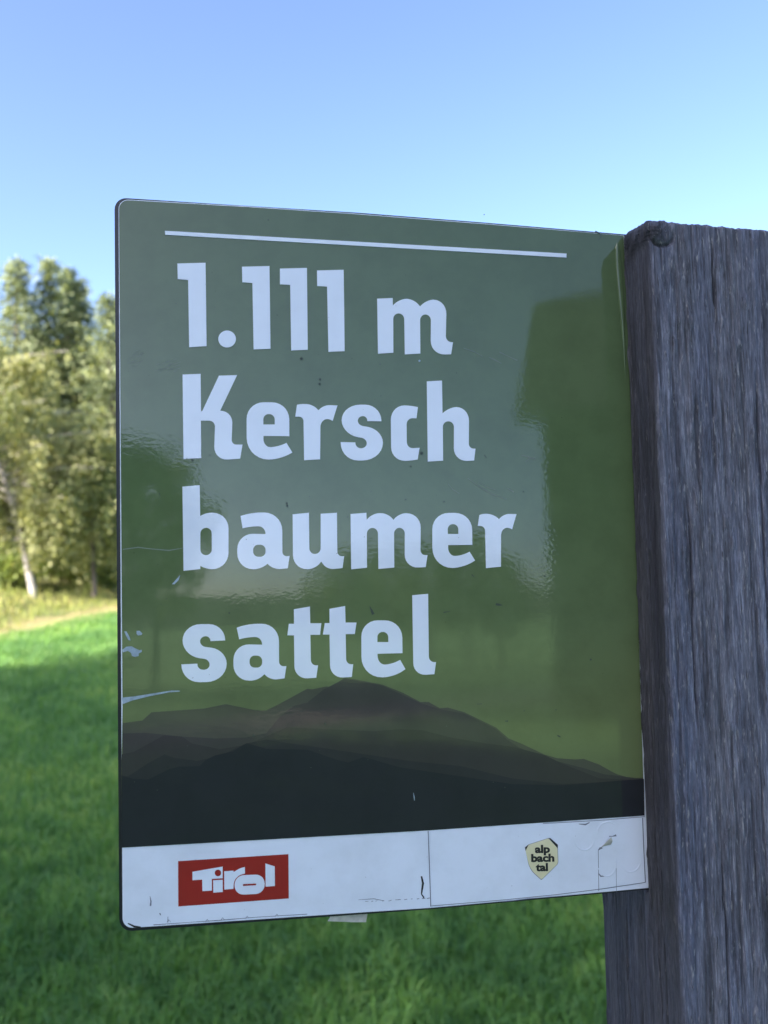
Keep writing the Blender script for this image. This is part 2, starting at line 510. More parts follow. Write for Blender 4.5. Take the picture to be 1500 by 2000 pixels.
R4 = [(238, 1520), (255, 1513), (290, 1490), (322, 1473), (340, 1480), (385, 1486), (420, 1478), (445, 1469), (480, 1452), (520, 1444), (570, 1452), (640, 1462), (720, 1474), (800, 1486), (900, 1496), (1000, 1520), (1100, 1531), (1256, 1523.5)]
R5 = [(238, 1514), (262, 1521), (290, 1522), (330, 1502), (350, 1497), (390, 1496), (402, 1484), (420, 1475), (455, 1467), (482, 1451), (520, 1462), (600, 1464), (660, 1484), (680, 1489), (710, 1478), (780, 1498), (900, 1516), (1000, 1531), (1100, 1533), (1200, 1525), (1257, 1521)]
BOT = [(1258, 1592.3), (836, 1621.3), (238.6, 1655)]
for i, R in enumerate((R1, R2, R3, R4, R5)):
    prism('mountain_ridge', [[uv(*p) for p in R + BOT]], (0.33 + 0.05 * i) * MM, (0.37 + 0.05 * i) * MM, M_RIDGE[i], sign)

LZ0, LZ1 = 0.33 * MM, 0.72 * MM
def glyph(name_label, x0, y0, s, *loops):
    return prism('letter', [zoomed(x0, y0, s, l) for l in loops], LZ0, LZ1, M_LETTER, sign, name_label)

prism('rule', [[uv(*p) for p in [(322.3, 451.7), (1105.7, 496), (1105.7, 503.8), (323, 459.4)]]], LZ0, LZ1, M_LETTER, sign, 'thin white rule above the lettering')
# line 1
for L in ([(440, 436), (605, 432), (611, 920), (509, 926), (503, 533), (442, 527)], [(818, 455), (979, 451), (985, 935), (886, 939), (879, 550), (820, 546)],
          [(1040, 466), (1198, 462), (1203, 941), (1106, 945), (1100, 561), (1040, 558)], [(1257, 477), (1413, 473), (1419, 949), (1324, 953), (1316, 571), (1258, 568)]):
    glyph('white numeral 1', 200, 370, 3, L)
glyph('white full stop', 200, 370, 3, [(731 + 51.5 * math.cos(t), 878 + 49.5 * math.sin(t)) for t in np.linspace(0, 2 * math.pi, 40, endpoint=False)])
glyph('white letter m', 600, 380, 3, [(409, 612), (500, 608), (501, 652), (540, 613, 42), (622, 613, 42), (660, 657), (700, 618, 42), (816, 618, 85), (810, 866, 36), (853, 867), (842, 937),
      (722, 942, 85), (724, 704, 36), (660, 704, 36), (662, 933), (571, 938), (567, 698, 34), (503, 698, 34), (504, 928), (414, 934)])
# line 2
A = (320, 700, 3.75); B = (650, 700, 3.75)
glyph('white letter K', *A, [(138, 120), (270, 115), (273, 390), (283, 386), (404, 128), (537, 124), (413, 385), (505, 385, 90), (496, 633, 36), (576, 632), (560, 735), (366, 750, 105),
      (377, 457, 46), (272, 457), (274, 731), (145, 737)])
E_ = lambda: None
glyph('white letter e', *A, [(606, 322, 125), (918, 324, 125), (919, 571), (730, 569), (728, 650, 62), (825, 652, 58), (898, 620), (941, 690), (855, 742, 85), (607, 742, 160)],
      [(729, 485), (729, 408, 40), (812, 410, 40), (812, 485)])
glyph('white letter r', *A, [(975, 341), (1005, 335, 20), (1088, 337, 44), (1132, 381), (1172, 343, 40), (1271, 346), (1236, 459), (1212, 446, 18), (1147, 444, 62), (1144, 740), (1027, 747), (1022, 428, 32), (962, 428)])
glyph('white letter s', *B, [(355, 462), (252, 461), (252, 424, 34), (182, 424, 42), (182, 492, 42), (366, 518, 118), (366, 748, 150), (57, 750, 130), (57, 614), (164, 616), (164, 660, 42), (248, 659, 42), (248, 588, 40),
      (64, 560, 125), (64, 340, 135), (352, 341, 115)])
glyph('white letter c', *B, [(622, 358), (612, 440), (539, 438, 46), (541, 661, 46), (634, 656), (620, 741), (570, 751, 40), (427, 752, 100), (423, 346, 105), (560, 346, 40)])
glyph('white letter h', *B, [(687, 170), (798, 164), (802, 404), (848, 358, 60), (996, 358, 100), (994, 662, 36), (1043, 662), (1033, 749), (884, 757, 100), (886, 462, 42), (804, 462, 42), (806, 750), (694, 757)])
# line 3
A = (320, 920, 3.75); B = (650, 940, 3.75)
glyph('white letter b', *A, [(137, 115), (263, 104), (267, 330), (305, 306, 40), (474, 306, 115), (474, 719, 120), (310, 719, 44), (267, 694), (268, 718), (145, 731)],
      [(268, 417, 42), (351, 415, 42), (352, 615, 42), (268, 617, 42)])
def letter_a(o, d=(0, 0)):
    return [[(x + d[0], y + d[1], r) for x, y, r in q] for q in o]
glyph('white letter a', *A, [(562, 330), (645, 303, 70), (867, 306, 130), (868, 627, 36), (921, 622), (908, 712), (805, 722, 48), (759, 679), (713, 719, 52), (538, 719, 115), (538, 458, 115), (745, 462), (745, 408, 58), (650, 403, 58), (577, 420)],
      [(654, 540, 38), (745, 540, 38), (745, 628, 38), (654, 628, 38)])
glyph('white letter u', *A, [(943, 317), (1062, 306), (1066, 609, 42), (1148, 606, 42), (1148, 313), (1267, 306), (1270, 625, 36), (1320, 623), (1308, 711), (1195, 722, 48), (1152, 663), (1108, 718, 52), (946, 721, 105)])
glyph('white letter m', *B, [(129, 240), (245, 231), (247, 283), (290, 234, 50), (402, 234, 50), (443, 283), (485, 234, 50), (643, 234, 105), (641, 541, 36), (692, 541), (679, 629), (525, 637, 100), (526, 341, 42), (447, 342, 42), (449, 632), (333, 642), (329, 341, 42), (248, 343, 42), (249, 633), (134, 645)])
glyph('white letter e', *B, [(727, 232, 120), (1018, 232, 125), (1020, 466), (843, 468), (842, 546, 62), (935, 548, 55), (1000, 516), (1040, 580), (955, 634, 80), (728, 637, 150)], [(840, 386), (840, 314, 38), (918, 315, 38), (918, 386)])
glyph('white letter r', *B, [(1072, 247), (1098, 238, 18), (1172, 240, 42), (1215, 278), (1252, 239, 38), (1343, 241), (1311, 352), (1288, 341, 16), (1230, 340, 58), (1229, 626), (1120, 636), (1113, 329, 33), (1060, 327)])
# line 4
A = (320, 1140, 3.75); B = (600, 1140, 3.75)
glyph('white letter s', *A, [(450, 415), (342, 420), (341, 384, 34), (266, 385, 42), (266, 458, 42), (461, 482, 115), (461, 718, 150), (130, 722, 130), (129, 590), (246, 585), (246, 630, 42), (336, 629, 42), (336, 555, 40), (138, 528, 125), (138, 295, 135), (447, 296, 115)])
glyph('white letter a', *A, [(534, 322), (615, 293, 70), (842, 293, 125), (844, 606, 36), (897, 603), (884, 692), (783, 706, 48), (736, 662), (690, 709, 52), (510, 709, 115), (510, 442, 115), (720, 446), (720, 393, 58), (628, 388, 58), (552, 407)],
      [(628, 526, 38), (720, 526, 38), (720, 614, 38), (628, 614, 38)])
glyph('white letter t', *A, [(952, 187), (1069, 167), (1072, 289), (1153, 289), (1144, 374), (1073, 374), (1077, 600, 42), (1129, 597), (1116, 688), (957, 698, 95), (953, 378), (904, 378), (915, 293), (953, 293)])
glyph('white letter t', *A, [(1212, 184), (1327, 163), (1330, 284), (1410, 284), (1398, 368), (1331, 369), (1335, 592, 42), (1386, 589), (1376, 682), (1218, 692, 95), (1213, 372), (1164, 372), (1178, 288), (1213, 288)])
glyph('white letter e', *B, [(395, 268, 120), (693, 268, 125), (697, 508), (514, 513), (516, 591, 62), (612, 592, 55), (680, 557), (718, 625), (635, 684, 80), (397, 687, 150)], [(513, 427), (513, 353, 38), (592, 353, 38), (593, 427)])
glyph('white letter l', *B, [(768, 84), (884, 74), (890, 577, 44), (942, 573), (930, 662), (777, 672, 90)])

# red logo panel
A = (220, 1550, 3)
logo = prism('logo_panel', [zoomed(*A, [(384, 395), (1030, 354), (1032, 613), (385, 660)])], 0.20 * MM, 0.34 * MM, M_RED, sign, 'red rectangle with white Tirol logo')
Z = (370, 1680, 1500 / 180)
LG = [[[(50, 185), (541, 100), (541, 290), (365, 300), (365, 490), (212, 500), (208, 312), (50, 322)], [(465 + 52 * math.cos(t), 204 + 54 * math.sin(t)) for t in np.linspace(0, 6.2832, 24, endpoint=False)]],
      [[(386, 324), (541, 316), (543, 514), (388, 524)]],
      [[(566, 178), (717, 166), (720, 190), (780, 150, 40), (850, 118, 40), (902, 108), (904, 214), (850, 224, 50), (780, 262, 60), (722, 340, 60), (716, 462), (568, 474)]],
      [[(736, 246, 150), (1225, 226, 150), (1225, 540, 150), (736, 562, 150)], [(870, 384, 12), (1088, 374, 12), (1088, 404, 12), (870, 418, 12)]],
      [[(1236, 50), (1388, 98), (1390, 416), (1240, 428)]]]
for loops in LG:
    prism('logo_letter', [zoomed(*Z, l) for l in loops], 0.35 * MM, 0.45 * MM, M_WHITE, logo)

# overlay strip, its seams and the round shield sticker
Z8 = (980, 1590, 1500 / 310)
strip = prism('overlay_strip', [[uv(*p) for p in [(841, 1624), (1100, 1607), (1254, 1596.5), (1258, 1660), (1260, 1722), (1120, 1743), (980, 1757), (842, 1768)]]], 0.19 * MM, 0.36 * MM, M_WHITE, sign)
def line(name, pts, w, mat, z=0.4, parent=None, px=True):
    """thin drawn stroke through photo pixels; w = width(s) in pixels"""
    n = len(pts); ws = w if isinstance(w, (list, tuple)) else [w] * n
    L, R_ = [], []
    for i in range(n):
        a_ = np.array(pts[max(i - 1, 0)], float); b_ = np.array(pts[min(i + 1, n - 1)], float)
        t = (b_ - a_) / (np.linalg.norm(b_ - a_) + 1e-9); nn = np.array([-t[1], t[0]]) * ws[i] / 2
        p = np.array(pts[i], float); L.append(tuple(p + nn)); R_.append(tuple(p - nn))
    return prism(name, [[uv(*p) for p in L + R_[::-1]]], (z - 0.02) * MM, (z + 0.03) * MM, mat, parent or sign)
line('strip_seam', [(836, 1623), (838.5, 1690), (841, 1770)], 1.6, M_LINE, 0.40)
line('strip_seam', [(1254.5, 1597), (1256.5, 1650), (1260, 1723)], 1.8, M_LINE, 0.40)
line('strip_seam', [(841, 1769), (980, 1757.5), (1085, 1747), (1180, 1735), (1260, 1723)], 1.2, M_LINE, 0.41)
line('strip_seam', [(1259, 1594.5), (1170, 1602), (1060, 1608)], 1.0, M_LINE, 0.42)
line('grime_line', [(980, 1761), (1030, 1755), (1090, 1750)], [.6, 1.4, .6], M_LINE, 0.42)
line('grime_line', [(700, 1757), (730, 1755), (750, 1759)], [.6, 1.2, .8], M_LINE, 0.3)
line('grime_line', [(300, 1806), (370, 1801), (430, 1797), (500, 1791), (600, 1785)], [1.5, .8, 1.5, .8, 1.2], M_LINE, 0.3)
line('grime_line', [(250, 1803), (262, 1809), (275, 1810)], [2, 4, 1.5], M_INK, 0.3)
for xx, yy in ((405, 1799), (435, 1796), (483, 1793), (541, 1789), (330, 1800)):
    line('grime_line', [(xx - 4, yy + 1), (xx, yy - 4), (xx + 3, yy)], [.7, 1.2, .7], M_LINE, 0.31)
for k in range(14):
    xx = 714 + k * 11 + random.uniform(-3, 3)
    line('grime_line', [(xx, 1761 - k * 0.6 + random.uniform(-1, 1)), (xx + random.uniform(3, 8), 1760 - k * 0.6)], random.uniform(.7, 1.4), M_LINE, 0.31)
line('ink_mark', [(823, 1711), (826, 1725), (824, 1738), (823, 1746), (828, 1753)], [3, 4.2, 3.4, 2.2, 3], M_INK, 0.32)
line('ink_mark', [(293, 1750), (295, 1760), (294, 1769)], [.8, 2.4, 3], M_LINE, 0.3)
line('ink_mark', [(328, 1790), (328, 1801)], [.8, 1.6], M_LINE, 0.3)
line('ink_mark', [(312, 1783), (314, 1787)], [2, 2], M_LINE, 0.3)

shield_edge = [(217, 312), (252, 284, 10), (446, 222, 12), (527, 285, 8), (532, 465, 20), (372, 622, 14), (260, 520, 60)]
sticker = prism('sticker', [zoomed(*Z8, shield_edge)], 0.36 * MM, 0.52 * MM, M_LINE, sign, 'small cream shield sticker with dark words')
prism('sticker_face', [zoomed(*Z8, [(222, 345), (252, 287, 8), (438, 227, 6), (523, 318, 6), (528, 464, 20), (372, 616, 14), (264, 518, 60)])], 0.53 * MM, 0.60 * MM, M_CREAM, sticker)
prism('sticker_corner', [zoomed(*Z8, [(443, 224), (456, 224), (527, 287), (527, 322)])], 0.61 * MM, 0.64 * MM, M_INK, sticker)
prism('sticker_corner', [zoomed(*Z8, [(216, 312), (250, 286), (222, 345)])], 0.61 * MM, 0.64 * MM, M_INK, sticker)
def word(txt, cx, base, width_px, size_px):
    cu_ = bpy.data.curves.new('word', 'FONT'); cu_.body = txt; cu_.size = 1.0; cu_.align_x = 'CENTER'
    cu_.offset = 0.045; cu_.fill_mode = 'BOTH'; cu_.extrude = 0.01; cu_.resolution_u = 3
    t_o = bpy.data.objects.new('word_tmp', cu_); COL.objects.link(t_o)
    bpy.context.view_layer.update()
    me = bpy.data.meshes.new_from_object(t_o.evaluated_get(bpy.context.evaluated_depsgraph_get()))
    bpy.data.objects.remove(t_o)
    co = np.empty(len(me.vertices) * 3, np.float32); me.vertices.foreach_get('co', co); co = co.reshape(-1, 3)
    w0 = co[:, 0].max() - co[:, 0].min()
    x0, y0, s = Z8
    P = uv(x0 + cx / s, y0 + base / s); Q = uv(x0 + (cx + width_px / 2) / s, y0 + base / s - width_px * 0.01 / s); T = uv(x0 + cx / s, y0 + (base - size_px) / s)
    hx = (Q[0] - P[0]) * 2 / w0; hy = (T[1] - P[1]) / 0.52; sl = (Q[1] - P[1]) * 2 / w0
    mid = (co[:, 0].max() + co[:, 0].min()) / 2
    new = np.stack([P[0] + (co[:, 0] - mid) * hx, P[1] + co[:, 1] * hy + (co[:, 0] - mid) * sl, 0.655 * MM + co[:, 2] * 0.003], -1)
    me.vertices.foreach_set('co', new.astype(np.float32).ravel()); me.update()
    me.materials.clear(); me.materials.append(M_INK)
    o = bpy.data.objects.new('word', me); COL.objects.link(o); o.parent = sticker; o['label'] = 'black word %s on the shield sticker' % txt
word('alp', 382, 360, 142, 52)
word('bach', 385, 444, 218, 52)
word('tal', 376, 532, 116, 52)

# blisters under the strip: thin raised rims
def rim(cx, cy, rx, ry, a0, a1, h=0.00022, w=2.0, name='blister_rim'):
    n = 26; vs_, fs_ = [], []
    for i in range(n):
        t = a0 + (a1 - a0) * i / (n - 1)
        fade = math.sin(math.pi * i / (n - 1)) ** 0.5 if a1 - a0 < 6.2 else 1
        for k, (dr, dz) in enumerate(((-w, 0), (-w * .4, .8), (0, 1), (w * .4, .8), (w, 0))):
            u_, v_ = uv(cx + (rx + dr) * math.cos(t), cy + (ry + dr) * math.sin(t))
            vs_.append((u_, v_, 0.355 * MM + dz * h * max(fade, 0.05)))
    for i in range(n - 1):
        for k in range(4):
            fs_.append((i * 5 + k, i * 5 + k + 1, i * 5 + 6 + k, i * 5 + 5 + k))
    me = mesh_np(name, np.array(vs_), np.array(fs_), M_WHITE, True)
    o = bpy.data.objects.new(name, me); COL.objects.link(o); o.parent = strip
rim(1141, 1637, 19, 23, 0.1, 3.0)
rim(1185, 1685, 18, 26, -0.6, 2.9)
rim(1187, 1625, 20, 20, 2.8, 5.6)
rim(1231, 1678, 20, 25, -0.4, 2.6)
line('tape_edge', [(1168, 1660), (1169, 1740)], 1.0, M_LINE, 0.40)
line('tape_edge', [(1203, 1690), (1203.5, 1742)], 0.7, M_LINE, 0.40)
# torn flap standing up from the strip
fl = [uv(*p) for p in [(1170, 1658), (1174, 1652), (1190, 1631.5), (1193, 1640), (1192, 1649), (1178, 1652)]]
flv = [(*fl[0], .0004), (*fl[1], .0012), (*fl[2], .0032), (*fl[3], .0026), (*fl[4], .0008), (*fl[5], .0005)]
fme = bpy.data.meshes.new('torn_flap'); fme.from_pydata(flv, [], [(0, 1, 5), (1, 2, 3, 5), (3, 4, 5)]); fme.materials.append(M_TAPE)
fo = bpy.data.objects.new('torn_flap', fme); COL.objects.link(fo); fo.parent = strip
line('tear', [(1189, 1633), (1196, 1633), (1203, 1631)], [1.5, 1.2, 4], M_LINE, 0.40)
line('tear', [(1168, 1660), (1172, 1656), (1176, 1656)], [1.5, 4, 2], M_LINE, 0.40)
line('tear', [(1168, 1705), (1173, 1711), (1182, 1711)], [1.5, 3, .8], M_LINE, 0.40)
line('tear', [(1130, 1609), (1143, 1610), (1151, 1606)], [1, 3, 1.5], M_LINE, 0.44)

# tape end hanging below the plate
tp = [uv(*p) for p in [(644, 1778), (719, 1774), (719.5, 1785), (716, 1805), (690, 1805), (641, 1803), (646, 1796), (641, 1791)]]
tape = prism('tape_end', [tp], -3.4 * MM, -2.7 * MM, M_TAPE, sign, 'pale torn tape end hanging below the plate')

# peeled paint, scratches and specks on the print
PEELS = [[(238, 1362.5), (262, 1360), (300, 1354), (335, 1348.5), (351, 1348.6), (351, 1350.5), (330, 1352), (290, 1360), (258, 1368), (240, 1375)],
         [(239, 1269), (247, 1263), (257, 1262), (264, 1266), (273, 1270), (277, 1269), (277, 1273), (271, 1276), (271, 1281), (264, 1283), (258, 1281), (256, 1275), (250, 1271), (240, 1274)],
         [(267, 1232), (273, 1232), (278, 1237), (277, 1240), (270, 1241), (267, 1238)],
         [(243, 1233), (247, 1233), (250, 1238), (254, 1246), (255, 1251), (251, 1250), (246, 1241)],
         [(336, 1141), (343, 1133), (352, 1123), (349, 1133), (341, 1141)]]
for pl in PEELS:
    prism('peeled_patch', [[uv(*p) for p in pl]], 0.33 * MM, 0.42 * MM, M_PEEL, sign)
line('scratch', [(240, 1073), (270, 1069), (295, 1072), (330, 1075), (360, 1070)], [1.5, 2.2, 1.6, 2.2, .8], M_SCUFF, 0.33)
for pts, w, mt in (([(913, 934), (935, 950), (960, 965), (990, 975)], [.8, 2.2, 2.6, .8], M_SCUFF), ([(934, 942), (955, 953), (968, 957)], [.8, 2, .8], M_SCUFF),
                   ([(955, 698), (966, 703), (979, 710)], [1, 3, 1], M_SCUFF), ([(975, 688), (990, 695), (1010, 704)], [2.5, 1.4, 2], M_SCUFF), ([(905, 680), (925, 687), (942, 696)], [.8, 1.6, .8], M_SCUFF),
                   ([(875, 945), (884, 956), (897, 964)], [.7, 1.6, .7], M_SCUFF), ([(990, 953), (1003, 961)], [1, 3], M_SCUFF), ([(1018, 889), (1030, 892), (1045, 898)], [2, 3, 1.5], M_SCUFF), ([(1026, 902), (1033, 896), (1046, 894)], [1, 2.4, 1], M_SCUFF),
                   ([(946, 889), (950, 895)], [2, 1], M_SCRATCH), ([(921, 1122), (926, 1127)], [2, .8], M_SCRATCH), ([(866, 1196), (879, 1194)], [2, .8], M_SCRATCH),
                   ([(722, 1184), (726, 1193), (729, 1200)], [1, 4, 6], M_SCRATCH), ([(968, 1180), (974, 1181), (981, 1182)], [4.5, 4.5, .8], M_SCRATCH), ([(931, 1375), (941, 1374.5)], [.8, 1.2], M_SCRATCH),
                   ([(1088, 1436), (1094, 1439)], [2.6, 2], M_SCRATCH), ([(311, 963), (313, 968)], [1.6, .8], M_SCRATCH), ([(807, 1548), (808.5, 1556), (809, 1563)], [1, 2, 1], M_PEEL)):
    line('scratch', pts, w, mt, 0.62 if pts[0][1] > 1400 else 0.36)
# soft grey smudges made of short hair scratches
for cx, cy, n, sx, sy in ((330, 718, 26, 22, 16), (258, 705, 14, 14, 12), (275, 690, 8, 10, 6)):
    for k in range(n):
        x_ = cx + random.gauss(0, sx * .5); y_ = cy + random.gauss(0, sy * .5); L_ = random.uniform(3, 9)
        if x_ < 243: continue
        line('scratch', [(x_ - L_, y_ + L_ * .35), (x_, y_), (x_ + L_, y_ - L_ * .35)], [.25, .75, .25], M_SCUFF, 0.34)
SPECK = [(589, 701, 3.2), (524, 430, 1.3), (625, 741, 2.2), (344, 594, 1.0), (448, 1197, 1.8), (420, 602, .8), (560, 983, 2), (792, 976, 1.5), (867, 980, 1.6), (1014, 487, 1), (945, 420, 1), (680, 460, 1),
         (742, 712, 1.2), (624, 750, 2.2), (823, 885, 3), (802, 911, 1.6), (561, 988, 2.2), (1022, 960, 1.2), (410, 889, 1.2), (376, 899, 2.2), (635, 1413, 2.4), (495, 1436, 2.2), (990, 1408, 1.6), (1153, 1288, 2), (1063, 1125, 1.5),
         (679, 1010, 1.2), (1023, 1388, 1), (1085, 1386, 1.2), (987, 1408, 1.2)]
for k in range(46):
    SPECK.append((random.uniform(250, 1140), random.uniform(410, 1560), random.uniform(.4, .9)))
for (x_, y_, r_) in SPECK:
    prism('speck', [[uv(x_ + r_ * math.cos(t), y_ + r_ * (0.8 + .3 * random.random()) * math.sin(t)) for t in np.linspace(0, 6.283, 8, endpoint=False)]], 0.60 * MM, 0.76 * MM, M_SCRATCH, sign)
prism('speck', [[uv(819 + 2.1 * math.cos(t), 705 + 2.1 * math.sin(t)) for t in np.linspace(0, 6.283, 9, endpoint=False)]], 0.33 * MM, 0.45 * MM, M_PEEL, sign)

# long raised fold of the film beside the post
def fold(path, widths, h, name='film_fold'):
    vs_, fs_ = [], []; n = len(path)
    prof = [(-1, 0), (-.75, .55), (-.4, .92), (0, 1), (.4, .92), (.75, .55), (1, 0)]
    for i, (p, w) in enumerate(zip(path, widths)):
        for a_, z in prof:
            u_, v_ = uv(p[0] + a_ * w, p[1]); vs_.append((u_, v_, 0.31 * MM + z * h * min(1, w / 4)))
    m = len(prof)
    for i in range(n - 1):
        for k in range(m - 1):
            fs_.append((i * m + k, i * m + k + 1, (i + 1) * m + k + 1, (i + 1) * m + k))
    me = mesh_np(name, np.array(vs_), np.array(fs_), M_GREEN, True)
    o = bpy.data.objects.new(name, me); COL.objects.link(o); o.parent = sign
fy = np.linspace(474, 740, 34)
fold([(1205 + 14 * ((y - 474) / 266) + 3 * math.sin((y - 474) / 120), y) for y in fy],
     [0.5 + 6.0 * max(0, math.sin(math.pi * min(1, ((y - 474) / 266) ** 0.45))) for y in fy], 0.0007)
line('scratch', [(1162, 452), (1170, 456), (1174, 462), (1168, 470)], [2, 3.5, 1.5, .8], M_SCRATCH, 0.36)

# ================================================================== POST
q0 = np.array(uv(1217, 459)); q1 = np.array(uv(1266, 1737))
up2 = (q0 - q1) / np.linalg.norm(q0 - q1)
right2 = np.array([up2[1], -up2[0]])
eu = hv * up2[0] + pv * up2[1]; ew = hv * right2[0] + pv * right2[1]; ed = np.cross(ew, eu)
if ed @ pn < 0: ed = -ed
O_top = P0 + hv * q0[0] + pv * q0[1]                 # slot at the top of the post
KF, KB, WID = 0.0370, -0.0735, 0.122                # faces in front of and behind the slot, width
SLOT_L = float(np.linalg.norm(q0 - q1)) + 0.002
g0 = O_top - eu * ((O_top[2] + 0.25) / eu[2])
HP = float(np.linalg.norm(O_top - g0))

def build_post():
    # columns round the cross-section: back-left -> front-left -> front-right -> back-right
    rad = 0.0028
    cols = []   # (w, d, normal w, normal d, s)
    dl = np.concatenate([np.arange(KB + 0.002, -0.0045, 0.0008), np.arange(-0.0045, 0.0045, 0.0004), np.arange(0.0045, KF - rad, 0.0007)])
    for d in dl: cols.append((0, d, -1, 0))
    for t in np.linspace(0, math.pi / 2, 10):
        cols.append((rad - rad * math.cos(t), KF - rad + rad * math.sin(t), -math.cos(t), math.sin(t)))
    for w in np.arange(rad + .0007, WID - .004, 0.0007): cols.append((w, KF, 0, 1))
    for t in np.linspace(0, math.pi / 2, 5): cols.append((WID - .004 + .004 * math.sin(t), KF - .004 + .004 * math.cos(t), math.sin(t), math.cos(t)))
    for d in np.arange(KF - .008, KB + .004, -0.004): cols.append((WID, d, 1, 0))
    for w in np.arange(WID - .002, 0.002, -0.004): cols.append((w, KB, 0, -1))
    cols = np.array(cols); nc = len(cols)
    s = np.concatenate([[0], np.cumsum(np.hypot(np.diff(cols[:, 0]), np.diff(cols[:, 1])))])
    rows = np.concatenate([np.arange(0, 0.66, 0.0013), np.linspace(0.66, HP, 40)])      # distance below the top
    nr = len(rows)
    S, T = np.meshgrid(s, rows)
    Wc = np.broadcast_to(cols[:, 0], S.shape); Dc = np.broadcast_to(cols[:, 1], S.shape)
    NW = np.broadcast_to(cols[:, 2], S.shape); ND = np.broadcast_to(cols[:, 3], S.shape)
    warp = (fbm(S * 40, T * 4, 21, 3) - 0.5) * 0.0035
    Sw = S + warp
    g1 = fbm(Sw * 420, T * 13, 1, 3); g2 = fbm(Sw * 900, T * 18, 2, 2); g3 = fbm(Sw * 70, T * 3, 4, 3)
    flake = fbm(S * 420, T * 70, 8, 3)
    groove = np.clip((0.40 - g1) / 0.12, 0, 1)
    disp = -0.0006 * groove + 0.0010 * (g2 - .5) + 0.0005 * (g3 - .5) + 0.0010 * np.clip(flake - .56, 0, 1) * 4
    # long drying cracks on the front face (width position, from, to, depth)
    crack = np.zeros(S.shape)
    for w0, t0, t1, wd in ((0.0425, 0.004, 0.075, .0006), (0.0185, 0.17, 0.33, .0006), (0.0690, 0.10, 0.40, .0004), (0.060, .34, .62, .0004), (0.031, .40, .60, .0006), (0.085, 0.0, .3, .0004)):
        x0 = w0 + 0.0016 * (fbm(T * 22, T * 0 + w0 * 100, 31, 3) - .5) * 2
        tap = np.clip(np.minimum(T - t0, t1 - T) / 0.02, 0, 1)
        crack = np.maximum(crack, np.clip(1 - np.abs(Wc - x0) / (wd * (0.3 + tap)), 0, 1) * tap * (ND > .5))
    for d0, t0, t1, wd in ((0.012, .30, .64, .0007), (0.019, .40, .64, .0006), (0.026, .02, .3, .0006), (-0.034, .46, .64, .0008), (0.008, .10, .30, .0005)):
        x0 = d0 + 0.0010 * (fbm(T * 22, T * 0 + d0 * 300, 33, 3) - .5) * 2
        tap = np.clip(np.minimum(T - t0, t1 - T) / 0.02, 0, 1)
        crack = np.maximum(crack, np.clip(1 - np.abs(Dc - x0) / wd, 0, 1) * tap * (NW < -.5))
    disp = disp - 0.0035 * crack
    # knot on the front-left corner, its branch running down the left face
    sc_ = s[np.argmin(np.abs(cols[:, 0] - 0.0048) + 10 * (cols[:, 3] < .9))]
    kx, ky = sc_ + 0.0028, 0.0108
    rk = np.hypot(S - kx, (T - ky) * 0.95)
    knot = np.clip(1 - rk / 0.0085, 0, 1)
    disp = disp + np.where(rk < 0.0075, 0.0009 * np.sqrt(np.clip(1 - (rk / 0.0078) ** 2, 0, 1)) + 0.00035 * np.sin(rk * 4200), 0)
    ringd = np.clip(1 - np.abs(rk - 0.0082 - 0.0009 * np.clip((T - ky) / .008, -1, 1)) / 0.0013, 0, 1) * np.clip(.35 + (T - ky) / .006, 0, 1)
    disp = disp - 0.0024 * ringd
    bl = np.clip((kx - S) / 0.035, 0, 1)                                # along the branch, towards the slot
    cy = ky - 0.0005 + 0.0030 * bl
    hw = 0.0060 + 0.0050 * bl
    br = np.clip(1.3 - np.abs(T - cy) / hw, 0, 1) * (S < kx) * (S > kx - 0.0385)
    disp = disp + 0.0008 * br + 0.0006 * br * np.sin((T - cy) * 2600)
    # slot for the plate, open at the top
    slot = (np.abs(Dc + 0.0012) < 0.0021) & (NW < -.5) & (T < SLOT_L)
    disp = np.where(slot, -0.026, disp)
    # worn, uneven top
    topz = np.zeros(nc) + 0.0007 * (fbm(s * 90, s * 0 + 3, 41, 3) - .5) * 2 + 0.0008 * (fbm(s * 500, s * 0 + 9, 42, 2) - .5)
    arris = np.clip(1 - rows / 0.004, 0, 1)[:, None] ** 2 * -0.0022
    disp = np.where(slot, disp, disp + arris)
    Wp = Wc + NW * disp; Dp = Dc + ND * disp
    Hh = -T + topz[None, :] * np.exp(-T / 0.01) + 0.0010 - (0.165 * np.clip(Dc, 0, 1) + 0.035 * Wc) * np.exp(-T / 0.03)
    V_ = np.stack([Wp, Dp, Hh], -1).reshape(-1, 3)
    I, J = np.meshgrid(np.arange(nc), np.arange(nr - 1))
    a_ = (J * nc + I).ravel(); b_ = (J * nc + (I + 1) % nc).ravel()
    quads = np.stack([a_, a_ + nc, b_ + nc, b_], -1)
    # cap: ring stepping to the middle
    base = len(V_); cap = []; cw, cd = WID * .55, (KF + KB) / 2
    ring0 = V_[:nc]
    rings = []
    for f in (0.12, 0.35, 0.7):
        p = ring0.copy(); p[:, 0] = p[:, 0] * (1 - f) + cw * f; p[:, 1] = p[:, 1] * (1 - f) + cd * f
        p[:, 2] = ring0[:, 2] * (1 - f) - 0.003 * f + 0.0006 * np.sin(s * 700 + f * 9); rings.append(p)
    V_ = np.concatenate([V_] + rings + [np.array([[cw, cd, -0.003]])])
    i0 = np.arange(nc); i1 = (i0 + 1) % nc
    prev = i0 * 0
    qs = [quads]
    for k in range(3):
        lo = 0 if k == 0 else base + (k - 1) * nc; hi = base + k * nc
        qs.append(np.stack([lo + i0, lo + i1, hi + i1, hi + i0], -1))
    top_i = len(V_) - 1
    tris = np.stack([base + 2 * nc + i0, base + 2 * nc + i1, np.full(nc, top_i)], -1)
    stain_side = np.zeros(S.shape)
